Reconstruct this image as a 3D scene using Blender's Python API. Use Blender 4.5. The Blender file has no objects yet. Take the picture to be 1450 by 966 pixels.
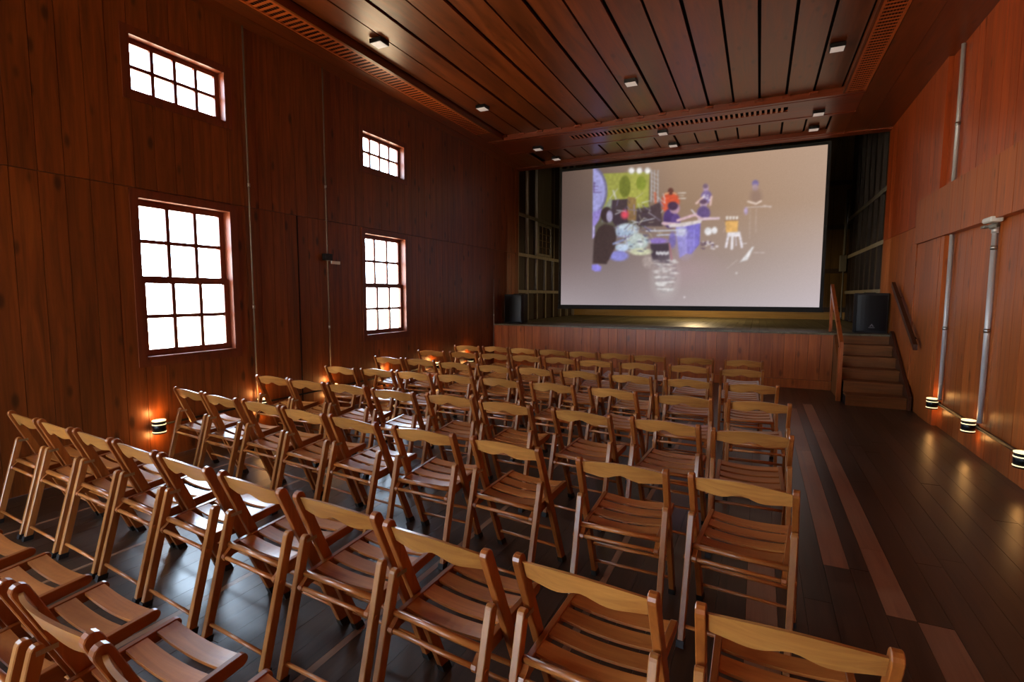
import bpy, bmesh, math, random
import numpy as np
from mathutils import Matrix, Vector

random.seed(7)
rnd = random.Random(11)
sc = bpy.context.scene
COL = sc.collection
PI = math.pi

# ---------------------------------------------------------------- camera
FPX, YAW, PITCH, ROLL, CAMH = 739.77, math.radians(25.237), math.radians(5.042), math.radians(-0.125), 1.646
cam = bpy.data.cameras.new('camera')
cam.sensor_fit = 'HORIZONTAL'
cam.sensor_width = 36.0
cam.lens = FPX * 36.0 / 1450.0
cam.clip_start = 0.03
cam.clip_end = 200
cam_ob = bpy.data.objects.new('camera', cam)
COL.objects.link(cam_ob)
_f = Vector((-math.sin(YAW) * math.cos(PITCH), math.cos(YAW) * math.cos(PITCH), -math.sin(PITCH)))
_r = Vector((math.cos(YAW), math.sin(YAW), 0))
_d = _f.cross(_r)
_r2 = _r * math.cos(ROLL) + _d * math.sin(ROLL)
_d2 = -_r * math.sin(ROLL) + _d * math.cos(ROLL)
M = Matrix(((_r2.x, -_d2.x, -_f.x, 0), (_r2.y, -_d2.y, -_f.y, 0), (_r2.z, -_d2.z, -_f.z, CAMH), (0, 0, 0, 1)))
cam_ob.matrix_world = M
sc.camera = cam_ob

# ---------------------------------------------------------------- world, exposure
SKY = 32.0
world = bpy.data.worlds.new('daylight')
sc.world = world
world.use_nodes = True
wn, wl = world.node_tree.nodes, world.node_tree.links
wn.clear()
w_out = wn.new('ShaderNodeOutputWorld')
w_bg = wn.new('ShaderNodeBackground')
w_tc = wn.new('ShaderNodeTexCoord')
w_sep = wn.new('ShaderNodeSeparateXYZ')
w_ramp = wn.new('ShaderNodeValToRGB')
w_map = wn.new('ShaderNodeMapRange')
w_map.inputs[1].default_value = -1
w_map.inputs[2].default_value = 1
wl.new(w_tc.outputs['Generated'], w_sep.inputs[0])
wl.new(w_sep.outputs['Z'], w_map.inputs[0])
wl.new(w_map.outputs[0], w_ramp.inputs[0])
el = w_ramp.color_ramp.elements
el[0].position = 0.0
el[0].color = (0.70, 0.56, 0.38, 1)      # pale sunlit yard
el[1].position = 1.0
el[1].color = (0.62, 0.80, 1.0, 1)       # bluish zenith
e = el.new(0.47); e.color = (0.86, 0.76, 0.58, 1)
e = el.new(0.53); e.color = (0.64, 0.80, 1.0, 1)
wl.new(w_ramp.outputs[0], w_bg.inputs[0])
w_bg.inputs[1].default_value = SKY
wl.new(w_bg.outputs[0], w_out.inputs[0])

sc.view_settings.view_transform = 'Standard'
sc.view_settings.look = 'None'
sc.view_settings.gamma = 1.0
sc.view_settings.use_curve_mapping = False
sc.view_settings.exposure = 0.0
sc.cycles.max_bounces = 8
sc.cycles.diffuse_bounces = 5
sc.cycles.glossy_bounces = 4
sc.cycles.transparent_max_bounces = 12
sc.cycles.sample_clamp_indirect = 6.0
sc.cycles.use_denoising = True

# room numbers (metres; the camera stands over the origin)
XL, XR, H = -5.40, 2.04, 4.65
YB = -5.0                    # rear wall behind the camera
YS, YE, YW = 10.50, 11.80, 16.40   # stage front, end of the lined hall, stage back wall
SZ = 1.0                     # stage height
WIN_Y = [(3.06, 4.04), (6.24, 7.25), (-0.12, 0.88), (-3.30, -2.30)]
WLO, WHI = (1.00, 2.575), (3.53, 4.07)


def portal(x, y0, y1, z0, z1):
    l = bpy.data.lights.new('window_daylight', 'AREA')
    l.shape = 'RECTANGLE'
    l.size = z1 - z0
    l.size_y = y1 - y0
    l.cycles.is_portal = True
    o = bpy.data.objects.new('window_daylight', l)
    o.location = (x, (y0 + y1) / 2, (z0 + z1) / 2)
    o.rotation_euler = (0, -PI / 2, 0)
    COL.objects.link(o)


for a, b in WIN_Y:
    portal(XL - 0.17, a, b, *WLO)
    portal(XL - 0.17, a, b, *WHI)
ADDED_DOOR = [(-4.9, -2.7)]      # added door opening, unseen behind the camera, to light the chair backs
ADDED_DOOR_Z = (0.0, 2.6)


def portal_rear(x0, x1, z0, z1):
    l = bpy.data.lights.new('rear_daylight', 'AREA')
    l.shape = 'RECTANGLE'
    l.size = x1 - x0
    l.size_y = z1 - z0
    l.cycles.is_portal = True
    o = bpy.data.objects.new('rear_daylight', l)
    o.location = ((x0 + x1) / 2, YB - 0.17, (z0 + z1) / 2)
    o.rotation_euler = (PI / 2, 0, PI)
    COL.objects.link(o)


for a, b in ADDED_DOOR:
    portal_rear(a, b, *ADDED_DOOR_Z)


# ---------------------------------------------------------------- helpers
def srgb(r, g, b):
    def f(v):
        v /= 255.0
        return v / 12.92 if v <= 0.04045 else ((v + 0.055) / 1.055) ** 2.4
    return (f(r), f(g), f(b), 1.0)


class Nodes:
    def __init__(self, name):
        self.m = bpy.data.materials.new(name)
        self.m.use_nodes = True
        self.n = self.m.node_tree.nodes
        self.l = self.m.node_tree.links
        self.b = self.n['Principled BSDF']

    def new(self, t, **kw):
        nd = self.n.new(t)
        for k, v in kw.items():
            setattr(nd, k, v)
        return nd


def plain(name, col, rough=0.5, metal=0.0, spec=0.5, emis=None, estr=0.0):
    g = Nodes(name)
    g.b.inputs['Base Color'].default_value = col
    g.b.inputs['Roughness'].default_value = rough
    g.b.inputs['Metallic'].default_value = metal
    g.b.inputs['Specular IOR Level'].default_value = spec
    if emis:
        g.b.inputs['Emission Color'].default_value = emis
        g.b.inputs['Emission Strength'].default_value = estr
    # a little procedural wear in the roughness
    tc = g.new('ShaderNodeTexCoord')
    nz = g.new('ShaderNodeTexNoise')
    nz.inputs['Scale'].default_value = 14
    mr = g.new('ShaderNodeMapRange')
    mr.inputs[3].default_value = max(0.02, rough - 0.08)
    mr.inputs[4].default_value = min(1.0, rough + 0.08)
    g.l.new(tc.outputs['Object'], nz.inputs['Vector'])
    g.l.new(nz.outputs['Fac'], mr.inputs[0])
    g.l.new(mr.outputs[0], g.b.inputs['Roughness'])
    return g.m


def wood(name, dark, light, grain='Z', across=16.0, along=1.1, rough=0.35, spec=0.5, coat=0.0, tone=(0.8, 1.15),
         knots=0.0, world_space=True, bump=0.12, tint=None):
    g = Nodes(name)
    if world_space:
        src = g.new('ShaderNodeNewGeometry').outputs['Position']
    else:
        src = g.new('ShaderNodeTexCoord').outputs['Object']
    oi = g.new('ShaderNodeObjectInfo')
    mul = g.new('ShaderNodeVectorMath', operation='SCALE')
    mul.inputs[0].default_value = (17.3, 29.1, 41.7)
    g.l.new(oi.outputs['Random'], mul.inputs['Scale'])
    add = g.new('ShaderNodeVectorMath', operation='ADD')
    g.l.new(src, add.inputs[0])
    g.l.new(mul.outputs[0], add.inputs[1])
    mp = g.new('ShaderNodeMapping')
    s = [across] * 3
    s['XYZ'.index(grain)] = along
    mp.inputs['Scale'].default_value = s
    g.l.new(add.outputs[0], mp.inputs['Vector'])
    n1 = g.new('ShaderNodeTexNoise')
    n1.inputs['Scale'].default_value = 1.0
    n1.inputs['Detail'].default_value = 4.0
    n1.inputs['Roughness'].default_value = 0.62
    n1.inputs['Distortion'].default_value = 0.8
    g.l.new(mp.outputs[0], n1.inputs['Vector'])
    ramp = g.new('ShaderNodeValToRGB')
    ramp.color_ramp.elements[0].position = 0.28
    ramp.color_ramp.elements[0].color = dark
    ramp.color_ramp.elements[1].position = 0.72
    ramp.color_ramp.elements[1].color = light
    g.l.new(n1.outputs['Fac'], ramp.inputs[0])
    col = ramp.outputs[0]
    if knots:
        mk = g.new('ShaderNodeMapping')
        ks = [5.5] * 3
        ks['XYZ'.index(grain)] = 2.2
        mk.inputs['Scale'].default_value = ks
        g.l.new(add.outputs[0], mk.inputs['Vector'])
        vo = g.new('ShaderNodeTexVoronoi')
        vo.inputs['Scale'].default_value = 1.0
        g.l.new(mk.outputs[0], vo.inputs['Vector'])
        kr = g.new('ShaderNodeMapRange')
        kr.interpolation_type = 'SMOOTHSTEP'
        kr.inputs[1].default_value = 0.06
        kr.inputs[2].default_value = 0.20
        kr.inputs[3].default_value = knots
        kr.inputs[4].default_value = 0.0
        g.l.new(vo.outputs['Distance'], kr.inputs[0])
        mx = g.new('ShaderNodeMix', data_type='RGBA')
        mx.inputs[7].default_value = (dark[0] * 0.25, dark[1] * 0.25, dark[2] * 0.3, 1)
        g.l.new(kr.outputs[0], mx.inputs[0])
        g.l.new(col, mx.inputs[6])
        col = mx.outputs[2]
    tm = g.new('ShaderNodeMapRange')
    tm.inputs[3].default_value = tone[0]
    tm.inputs[4].default_value = tone[1]
    g.l.new(oi.outputs['Random'], tm.inputs[0])
    sc_ = g.new('ShaderNodeVectorMath', operation='SCALE')
    g.l.new(col, sc_.inputs[0])
    g.l.new(tm.outputs[0], sc_.inputs['Scale'])
    g.l.new(sc_.outputs[0], g.b.inputs['Base Color'])
    g.b.inputs['Specular IOR Level'].default_value = spec
    g.b.inputs['Coat Weight'].default_value = coat
    if tint:
        g.b.inputs['Specular Tint'].default_value = tint
    g.b.inputs['Coat Roughness'].default_value = 0.2
    rr = g.new('ShaderNodeMapRange')
    rr.inputs[3].default_value = rough - 0.06
    rr.inputs[4].default_value = rough + 0.1
    g.l.new(n1.outputs['Fac'], rr.inputs[0])
    g.l.new(rr.outputs[0], g.b.inputs['Roughness'])
    if bump:
        bp = g.new('ShaderNodeBump')
        bp.inputs['Strength'].default_value = bump
        bp.inputs['Distance'].default_value = 0.01
        g.l.new(n1.outputs['Fac'], bp.inputs['Height'])
        g.l.new(bp.outputs[0], g.b.inputs['Normal'])
    return g.m


W_DARK, W_LIGHT = srgb(92, 44, 15), srgb(142, 74, 26)
M_WALL = wood('wall_wood', W_DARK, W_LIGHT, 'Z', knots=0.8, rough=0.36, tone=(0.86, 1.12))
M_WALLR = wood('lit_wall_wood', srgb(142, 66, 22), srgb(188, 98, 38), 'Z', knots=0.6, rough=0.36, tone=(0.86, 1.12))  # wall wood lightened and warmed: the light falling on it is in the colour
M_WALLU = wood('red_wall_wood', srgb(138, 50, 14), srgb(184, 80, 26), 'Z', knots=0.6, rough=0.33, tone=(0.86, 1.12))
M_STAIR = wood('stair_wood', srgb(98, 54, 20), srgb(140, 82, 34), 'X', rough=0.55, spec=0.3, tone=(0.9, 1.1))
M_WALLP = wood('wall_wood_plain', srgb(84, 34, 13), srgb(120, 52, 19), 'Z', rough=0.4, tone=(1, 1))
M_CEIL = wood('ceiling_wood', srgb(80, 34, 12), srgb(126, 58, 21), 'Y', knots=0.5, rough=0.31, spec=0.95, tone=(0.82, 1.15), across=11, tint=(1.0, 0.64, 0.28, 1))
M_CEILX = wood('ceiling_trim_wood', srgb(98, 38, 14), srgb(138, 58, 20), 'X', rough=0.32)
M_GRILLE = wood('grille_wood', srgb(150, 66, 24), srgb(186, 92, 38), 'X', rough=0.30, spec=0.95, tint=(1.0, 0.64, 0.28, 1))
M_JOINT = plain('dark_joint', srgb(26, 12, 7), 0.8, spec=0.2)
M_FLOOR = wood('floor_wood', srgb(44, 32, 23), srgb(76, 56, 41), 'Y', across=18, along=0.9, rough=0.3, tone=(0.72, 1.15), bump=0.06)
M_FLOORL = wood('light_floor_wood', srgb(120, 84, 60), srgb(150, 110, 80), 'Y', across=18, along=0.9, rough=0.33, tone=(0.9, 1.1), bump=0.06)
M_STAGEF = wood('stage_floor_wood', srgb(88, 82, 60), srgb(124, 116, 88), 'Y', rough=0.4, tone=(0.85, 1.1))
M_OLIVE = wood('unlined_board', srgb(80, 58, 22), srgb(112, 84, 36), 'Z', rough=0.6, tone=(0.7, 1.1))
M_BASE = wood('yellow_base_board', srgb(150, 112, 44), srgb(182, 142, 66), 'X', rough=0.55)
M_STUD = wood('grey_stud', srgb(120, 112, 96), srgb(158, 148, 128), 'Z', rough=0.55, tone=(0.8, 1.1))
M_SHADE = wood('stage_dark_board', srgb(38, 26, 18), srgb(60, 42, 28), 'Z', rough=0.6, tone=(0.8, 1.1))
M_SASH = wood('sash_wood', srgb(92, 40, 20), srgb(126, 58, 30), 'Z', rough=0.4, tone=(0.9, 1.1))
M_LEG = wood('chair_wood_leg', srgb(154, 92, 38), srgb(186, 122, 58), 'Z', across=26, along=2.0, rough=0.32, coat=0.2,
             tone=(0.82, 1.1), world_space=False, bump=0.04)  # paler than the posts: the light the rear legs catch is in the colour
M_CHAIR_Z = wood('chair_wood_upright', srgb(134, 70, 25), srgb(170, 96, 38), 'Z', across=26, along=2.0, rough=0.3, coat=0.3,
                 tone=(0.78, 1.12), world_space=False, bump=0.04)
M_CHAIR_X = wood('chair_wood_cross', srgb(156, 86, 34), srgb(194, 118, 52), 'X', across=30, along=2.2, rough=0.3, coat=0.3,
                 tone=(0.8, 1.12), world_space=False, bump=0.04)
M_CHAIR_Y = wood('chair_wood_rail', srgb(134, 70, 25), srgb(168, 96, 38), 'Y', across=26, along=2.0, rough=0.3, coat=0.3,
                 tone=(0.8, 1.1), world_space=False, bump=0.04)
M_SLAT = wood('chair_back_wood', srgb(168, 104, 46), srgb(203, 140, 70), 'X', across=30, along=2.2, rough=0.3, coat=0.3,
              tone=(0.84, 1.1), world_space=False, bump=0.04)
M_RUBBER = plain('black_rubber', srgb(24, 22, 22), 0.6)
M_STEEL = plain('bright_steel', srgb(170, 165, 160), 0.3, 1.0)
M_GALV = plain('galvanised_steel', srgb(196, 192, 190), 0.38, 0.25)
M_DULL = plain('dull_steel', srgb(118, 104, 92), 0.45, 0.4)
M_BLACK = plain('black_plastic', srgb(18, 18, 19), 0.45)
M_BLACKM = plain('black_metal', srgb(22, 21, 22), 0.4, 0.3)
M_GRIL = plain('speaker_grille', srgb(20, 21, 24), 0.42, 0.4)
M_EMBLEM = plain('silver_emblem', srgb(150, 150, 155), 0.35, 0.5)
M_WHITE = plain('white_plastic', srgb(225, 222, 215), 0.4)
M_GREYBOX = plain('grey_box', srgb(120, 118, 112), 0.5)
M_LAMP = plain('lamp_diffuser', srgb(225, 215, 208), 0.4, emis=(1.0, 0.86, 0.78, 1), estr=0.22)
M_GLOW = plain('sconce_glow', srgb(250, 235, 190), 0.4, emis=(1.0, 0.80, 0.42, 1), estr=1.4)
M_BORDER = plain('screen_border', srgb(10, 10, 11), 0.7)
M_RAILD = wood('dark_handrail', srgb(56, 26, 14), srgb(84, 42, 22), 'Y', rough=0.35)


def make_glass():
    g = Nodes('window_glass')
    tr = g.new('ShaderNodeBsdfTransparent')
    tr.inputs[0].default_value = (0.96, 0.97, 0.97, 1)
    gl = g.new('ShaderNodeBsdfGlossy')
    gl.inputs['Roughness'].default_value = 0.03
    lw = g.new('ShaderNodeLayerWeight')
    pw = g.new('ShaderNodeMath', operation='POWER')
    pw.inputs[1].default_value = 5.0
    fr = g.new('ShaderNodeMapRange')
    fr.inputs[3].default_value = 0.02
    fr.inputs[4].default_value = 0.9
    mx = g.new('ShaderNodeMixShader')
    g.l.new(lw.outputs['Facing'], pw.inputs[0])
    g.l.new(pw.outputs[0], fr.inputs[0])
    g.l.new(fr.outputs[0], mx.inputs[0])
    g.l.new(tr.outputs[0], mx.inputs[1])
    g.l.new(gl.outputs[0], mx.inputs[2])
    g.l.new(mx.outputs[0], g.n['Material Output'].inputs[0])
    return g.m


M_GLASS = make_glass()


def link(name, mesh, mat=None, parent=None, loc=None, scale=None, rot=None):
    o = bpy.data.objects.new(name, mesh)
    COL.objects.link(o)
    if mat is not None and len(mesh.materials) == 0:
        mesh.materials.append(mat)
    if parent is not None:
        o.parent = parent
    if loc is not None:
        o.location = loc
    if scale is not None:
        o.scale = scale
    if rot is not None:
        o.rotation_euler = rot
    return o


def mesh_of(name, bm, smooth=False):
    me = bpy.data.meshes.new(name)
    bmesh.ops.recalc_face_normals(bm, faces=bm.faces[:])
    if smooth:
        for f in bm.faces:
            f.smooth = True
    bm.to_mesh(me)
    bm.free()
    return me


def add_box(bm, x0, x1, y0, y1, z0, z1):
    v = [bm.verts.new(p) for p in ((x0, y0, z0), (x1, y0, z0), (x1, y1, z0), (x0, y1, z0),
                                   (x0, y0, z1), (x1, y0, z1), (x1, y1, z1), (x0, y1, z1))]
    for q in ((0, 3, 2, 1), (4, 5, 6, 7), (0, 1, 5, 4), (1, 2, 6, 5), (2, 3, 7, 6), (3, 0, 4, 7)):
        bm.faces.new([v[i] for i in q])


def boxes(name, lst, mat, parent=None, bevel=0.0):
    bm = bmesh.new()
    for b in lst:
        add_box(bm, *b)
    if bevel:
        bmesh.ops.bevel(bm, geom=bm.edges[:], offset=bevel, segments=1, affect='EDGES')
    return link(name, mesh_of(name, bm), mat, parent)


def add_prism(bm, prof, axis, a0, a1):
    """profile polygon (two coords) extruded along axis from a0 to a1"""
    def P(u, v, a):
        return (a, u, v) if axis == 'X' else ((u, a, v) if axis == 'Y' else (u, v, a))
    A = [bm.verts.new(P(u, v, a0)) for u, v in prof]
    B = [bm.verts.new(P(u, v, a1)) for u, v in prof]
    n = len(prof)
    bm.faces.new(A[::-1])
    bm.faces.new(B)
    for i in range(n):
        bm.faces.new((A[i], A[(i + 1) % n], B[(i + 1) % n], B[i]))


def add_tube(bm, p0, p1, r, n=10, r1=None):
    p0, p1 = Vector(p0), Vector(p1)
    d = (p1 - p0).normalized()
    u = d.orthogonal().normalized()
    w = d.cross(u)
    r1 = r if r1 is None else r1
    A = [bm.verts.new(p0 + (u * math.cos(2 * PI * i / n) + w * math.sin(2 * PI * i / n)) * r) for i in range(n)]
    B = [bm.verts.new(p1 + (u * math.cos(2 * PI * i / n) + w * math.sin(2 * PI * i / n)) * r1) for i in range(n)]
    bm.faces.new(A[::-1])
    bm.faces.new(B)
    for i in range(n):
        bm.faces.new((A[i], A[(i + 1) % n], B[(i + 1) % n], B[i]))


def tubes(name, lst, mat, parent=None, n=10):
    bm = bmesh.new()
    for t in lst:
        add_tube(bm, t[0], t[1], t[2], n)
    me = mesh_of(name, bm)
    for p in me.polygons:
        p.use_smooth = len(p.vertices) == 4
    return link(name, me, mat, parent)


def thing(name, label, cat, loc=(0, 0, 0), rz=0.0, group=None):
    o = bpy.data.objects.new(name, None)
    COL.objects.link(o)
    o.empty_display_size = 0.1
    o.location = loc
    o.rotation_euler = (0, 0, rz)
    o['label'] = label
    o['category'] = cat
    if group:
        o['group'] = group
    return o


def structure(o):
    o['kind'] = 'structure'
    return o


# unit plank, chamfered a touch, shared by every board (scaled per board)
_unit = {}


def unit_plank(mat):
    if mat.name not in _unit:
        bm = bmesh.new()
        add_box(bm, -0.5, 0.5, -0.5, 0.5, -0.5, 0.5)
        me = mesh_of('plank_' + mat.name, bm)
        me.materials.append(mat)
        _unit[mat.name] = me
    return _unit[mat.name]


def plank(name, x0, x1, y0, y1, z0, z1, mat, parent):
    o = bpy.data.objects.new(name, unit_plank(mat))
    COL.objects.link(o)
    o.parent = parent
    o.location = ((x0 + x1) / 2, (y0 + y1) / 2, (z0 + z1) / 2)
    o.scale = (x1 - x0, y1 - y0, z1 - z0)
    return o


def cut(iv, holes):
    """subtract intervals from an interval"""
    out = [iv]
    for a, b in holes:
        nxt = []
        for p, q in out:
            if b <= p or a >= q:
                nxt.append((p, q))
            else:
                if a > p:
                    nxt.append((p, a))
                if b < q:
                    nxt.append((b, q))
        out = nxt
    return [(p, q) for p, q in out if q - p > 0.02]


def columns(a, b, w, stops=(), jitter=0.0):
    """board edges from a to b of about width w, with an edge on every stop"""
    st = sorted(set([a, b] + [s for s in stops if a < s < b]))
    out = []
    for p, q in zip(st, st[1:]):
        n = max(1, round((q - p) / w))
        ed = [p + (q - p) * i / n for i in range(n + 1)]
        for i in range(1, n):
            ed[i] += rnd.uniform(-jitter, jitter)
        out += list(zip(ed, ed[1:]))
    return out


# ================================================================ the setting
GAP = 0.0022
# ---- floor
floor = structure(boxes('floor', [(XL - 0.3, XR + 0.3, YB - 0.2, YW + 0.2, -0.12, -0.02)], M_JOINT))
plank('floor_board', XR + 0.001, XR + 0.10, -1.0, YS, -0.02, -0.001, M_FLOOR, floor)
plank('rear_floor', XL, XR, YB, -1.0, -0.02, 0.0, M_FLOOR, floor)
light_cols = {}
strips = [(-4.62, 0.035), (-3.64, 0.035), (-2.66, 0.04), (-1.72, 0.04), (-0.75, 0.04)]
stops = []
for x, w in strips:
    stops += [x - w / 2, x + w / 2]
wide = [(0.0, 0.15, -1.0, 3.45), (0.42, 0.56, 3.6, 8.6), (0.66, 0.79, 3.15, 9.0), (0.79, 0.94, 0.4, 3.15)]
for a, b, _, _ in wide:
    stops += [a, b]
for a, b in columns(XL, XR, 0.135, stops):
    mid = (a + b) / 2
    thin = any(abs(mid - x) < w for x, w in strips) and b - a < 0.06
    pale_runs = [(y0, y1) for p, q, y0, y1 in wide if abs(mid - (p + q) / 2) < 0.03]  # stretches of the column laid in paler wood
    y = -1.0
    ends = [y]
    if thin:
        ends = [-1.0, 4.2, YS]
    else:
        y += rnd.uniform(0.8, 2.6)
        while y < YS - 0.6:
            ends.append(y)
            y += rnd.uniform(2.2, 3.4)
        ends.append(YS)
        if pale_runs:
            ends = sorted(set([e_ for e_ in ends if all(abs(e_ - k) > 0.4 for k in pale_runs[0])] + [max(pale_runs[0][0], -1.0), pale_runs[0][1]]))
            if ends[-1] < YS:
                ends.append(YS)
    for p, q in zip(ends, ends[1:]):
        m = M_FLOORL if thin or (pale_runs and pale_runs[0][0] - 0.01 <= p and q <= pale_runs[0][1] + 0.01) else M_FLOOR
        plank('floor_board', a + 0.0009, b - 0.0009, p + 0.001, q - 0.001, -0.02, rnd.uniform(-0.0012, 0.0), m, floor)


# ---- left wall with its windows
def wall_boxes_x(x0, x1, y0, y1, z0, z1, holes):
    """slab with rectangular holes (ya, yb, za, zb), as boxes"""
    ys = sorted(set([y0, y1] + [h[0] for h in holes] + [h[1] for h in holes]))
    out = []
    for a, b in zip(ys, ys[1:]):
        hz = [(h[2], h[3]) for h in holes if h[0] <= a and h[1] >= b]
        for p, q in cut((z0, z1), hz):
            out.append((x0, x1, a, b, p, q))
    return out


holes = [(a, b) + z for a, b in WIN_Y for z in (WLO, WHI)]
wall_left = structure(boxes('wall_left', wall_boxes_x(XL - 0.16, XL - 0.022, YB, YE, 0.0, 5.1, holes), M_WALLP))
plank('rear_panelling', XL - 0.022, XL - 0.002, YB, -3.4, 0, H, M_WALL, wall_left)
CAS = 0.0
stopsL = [1.0, YE, 4.98, 8.39, 10.5]
for a, b in WIN_Y[:2]:
    stopsL += [a, b]
# boards of the stretch behind the camera are larger panels
for a, b in columns(-3.4, 1.0, 0.37, [-3.3, -2.3, -0.12, 0.88]):
    hz = [(h[2], h[3]) for h in holes if h[0] < b - 0.02 and h[1] > a + 0.02]
    for p, q in cut((0.0, H), hz):
        plank('plank', XL - 0.022, XL - 0.001, a + GAP, b - GAP, p, q, M_WALL, wall_left)
for a, b in columns(1.0, YE, 0.19, stopsL):
    hz = [(h[2], h[3]) for h in holes if h[0] < b - 0.02 and h[1] > a + 0.02]
    t = rnd.uniform(-0.0025, 0.0)
    for lo, hi in ((0.0, 2.65), (2.656, H)):
        for p, q in cut((lo, hi), hz):
            plank('plank', XL - 0.022, XL + t + (0.006 if hi > 3 else 0.0), a + GAP, b - GAP, p, q, M_WALL, wall_left)


plank('joint_strip', XL - 0.02, XL + 0.0065, 4.974, 4.986, 0.0, 2.65, M_JOINT, wall_left)


def sash(name, y0, y1, z0, z1, xc, nx, nz, parent, stile=0.06, bar=0.037, depth=0.035):
    """a glazed sash: stiles, rails and bars in one frame, each pane a part below it"""
    bx = [(xc - depth / 2, xc + depth / 2, y0, y0 + stile, z0, z1), (xc - depth / 2, xc + depth / 2, y1 - stile, y1, z0, z1),
          (xc - depth / 2, xc + depth / 2, y0 + stile, y1 - stile, z0, z0 + stile),
          (xc - depth / 2, xc + depth / 2, y0 + stile, y1 - stile, z1 - stile, z1)]
    yi0, yi1, zi0, zi1 = y0 + stile, y1 - stile, z0 + stile, z1 - stile
    py = (yi1 - yi0 - bar * (nx - 1)) / nx
    pz = (zi1 - zi0 - bar * (nz - 1)) / nz
    fr = boxes(name, bx, M_SASH, parent)
    for i in range(1, nx):
        c = yi0 + i * py + (i - 1) * bar
        boxes('glazing_bar', [(xc - 0.015, xc + 0.015, c, c + bar, zi0, zi1)], M_SASH, fr)
    for k in range(1, nz):
        c = zi0 + k * pz + (k - 1) * bar
        boxes('glazing_bar', [(xc - 0.0145, xc + 0.0145, yi0, yi1, c, c + bar)], M_SASH, fr)
    for i in range(nx):
        for k in range(nz):
            ya = yi0 + i * (py + bar)
            za = zi0 + k * (pz + bar)
            boxes('pane', [(xc - 0.002, xc + 0.002, ya, ya + py, za, za + pz)], M_GLASS, fr)
    return fr


def lining(y0, y1, z0, z1, parent, sill):
    """reveal boards and a narrow casing round the opening"""
    t = 0.012
    x0, x1 = XL - 0.155, XL + 0.012
    boxes('reveal', [(x0, x1, y0, y0 + t, z0, z1), (x0, x1, y1 - t, y1, z0, z1), (x0, x1, y0 + t, y1 - t, z0, z0 + t),
                     (x0, x1, y0 + t, y1 - t, z1 - t, z1)], M_SASH, parent)
    c = 0.065
    xa, xb = XL + 0.0005, XL + 0.014
    boxes('casing', [(xa, xb, y0 - c, y0, z0 - c, z1 + c), (xa, xb, y1, y1 + c, z0 - c, z1 + c),
                     (xa, xb, y0, y1, z0 - c, z0), (xa, xb, y0, y1, z1, z1 + c)], M_SASH, parent)
    if sill:
        boxes('sill', [(XL - 0.10, XL + 0.035, y0 + t, y1 - t, z0 + t, z0 + t + 0.022)], M_SASH, parent)


WLABEL = {0: 'near the camera', 1: 'near the stage'}
wi = 0
for k, (a, b) in enumerate(WIN_Y):
    wi += 1
    w = structure(bpy.data.objects.new('window_%d' % wi, None)); COL.objects.link(w)
    lining(a, b, *WLO, w, True)
    zm = 1.79
    y0, y1 = a + 0.012, b - 0.012
    sash('upper_sash', y0, y1, zm - 0.025, WLO[1] - 0.012, XL - 0.115, 3, 2, w)
    sash('lower_sash', y0, y1, WLO[0] + 0.034, zm + 0.025, XL - 0.075, 3, 2, w, stile=0.062)
    wi += 1
    w = structure(bpy.data.objects.new('window_%d' % wi, None)); COL.objects.link(w)
    lining(a, b, *WHI, w, False)
    sash('fixed_sash', y0, y1, WHI[0] + 0.012, WHI[1] - 0.012, XL - 0.10, 4, 2, w, stile=0.05, bar=0.034)

# ---- right wall: proud band, recessed upper field, recessed wide doorway below
RB = 0.06   # depth of the recesses
wall_right = structure(boxes('wall_right', [(XR + RB + 0.022, XR + 0.25, YB, YE, 0, 5.1), ], M_WALLP))
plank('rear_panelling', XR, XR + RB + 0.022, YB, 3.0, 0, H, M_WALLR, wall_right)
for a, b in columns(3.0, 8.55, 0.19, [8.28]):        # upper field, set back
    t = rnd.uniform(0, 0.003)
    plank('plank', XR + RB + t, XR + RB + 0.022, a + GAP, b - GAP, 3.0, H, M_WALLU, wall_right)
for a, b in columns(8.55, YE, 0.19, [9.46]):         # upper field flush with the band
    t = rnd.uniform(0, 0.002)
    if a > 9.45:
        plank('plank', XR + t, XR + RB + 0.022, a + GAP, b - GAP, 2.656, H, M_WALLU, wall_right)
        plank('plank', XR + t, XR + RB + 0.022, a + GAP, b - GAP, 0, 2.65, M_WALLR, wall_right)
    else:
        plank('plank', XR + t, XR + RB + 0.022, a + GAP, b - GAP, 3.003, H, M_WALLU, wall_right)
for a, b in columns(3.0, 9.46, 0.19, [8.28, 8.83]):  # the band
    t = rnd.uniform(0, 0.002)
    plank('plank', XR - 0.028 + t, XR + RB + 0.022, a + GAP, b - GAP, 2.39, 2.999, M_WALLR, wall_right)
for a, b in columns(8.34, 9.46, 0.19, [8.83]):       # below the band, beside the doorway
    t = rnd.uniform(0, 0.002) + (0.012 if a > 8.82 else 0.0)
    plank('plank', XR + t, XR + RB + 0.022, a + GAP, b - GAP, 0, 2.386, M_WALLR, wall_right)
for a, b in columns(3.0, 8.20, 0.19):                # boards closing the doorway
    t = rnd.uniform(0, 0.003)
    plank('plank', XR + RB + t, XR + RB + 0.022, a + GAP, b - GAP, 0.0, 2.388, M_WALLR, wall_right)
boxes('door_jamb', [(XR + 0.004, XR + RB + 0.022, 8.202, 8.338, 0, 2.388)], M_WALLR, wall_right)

# ---- rear wall behind the camera, cut for the added door
rb = []
xs = sorted([XL - 0.16, XR + 0.25] + [v for w in ADDED_DOOR for v in w])
for a, b in zip(xs, xs[1:]):
    hz = [ADDED_DOOR_Z] if any(p <= a and b <= q for p, q in ADDED_DOOR) else []
    for p, q in cut((0, 5.1), hz):
        rb.append((a, b, YB - 0.16, YB, p, q))
wall_rear = structure(boxes('wall_rear', rb, M_WALL))

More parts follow.
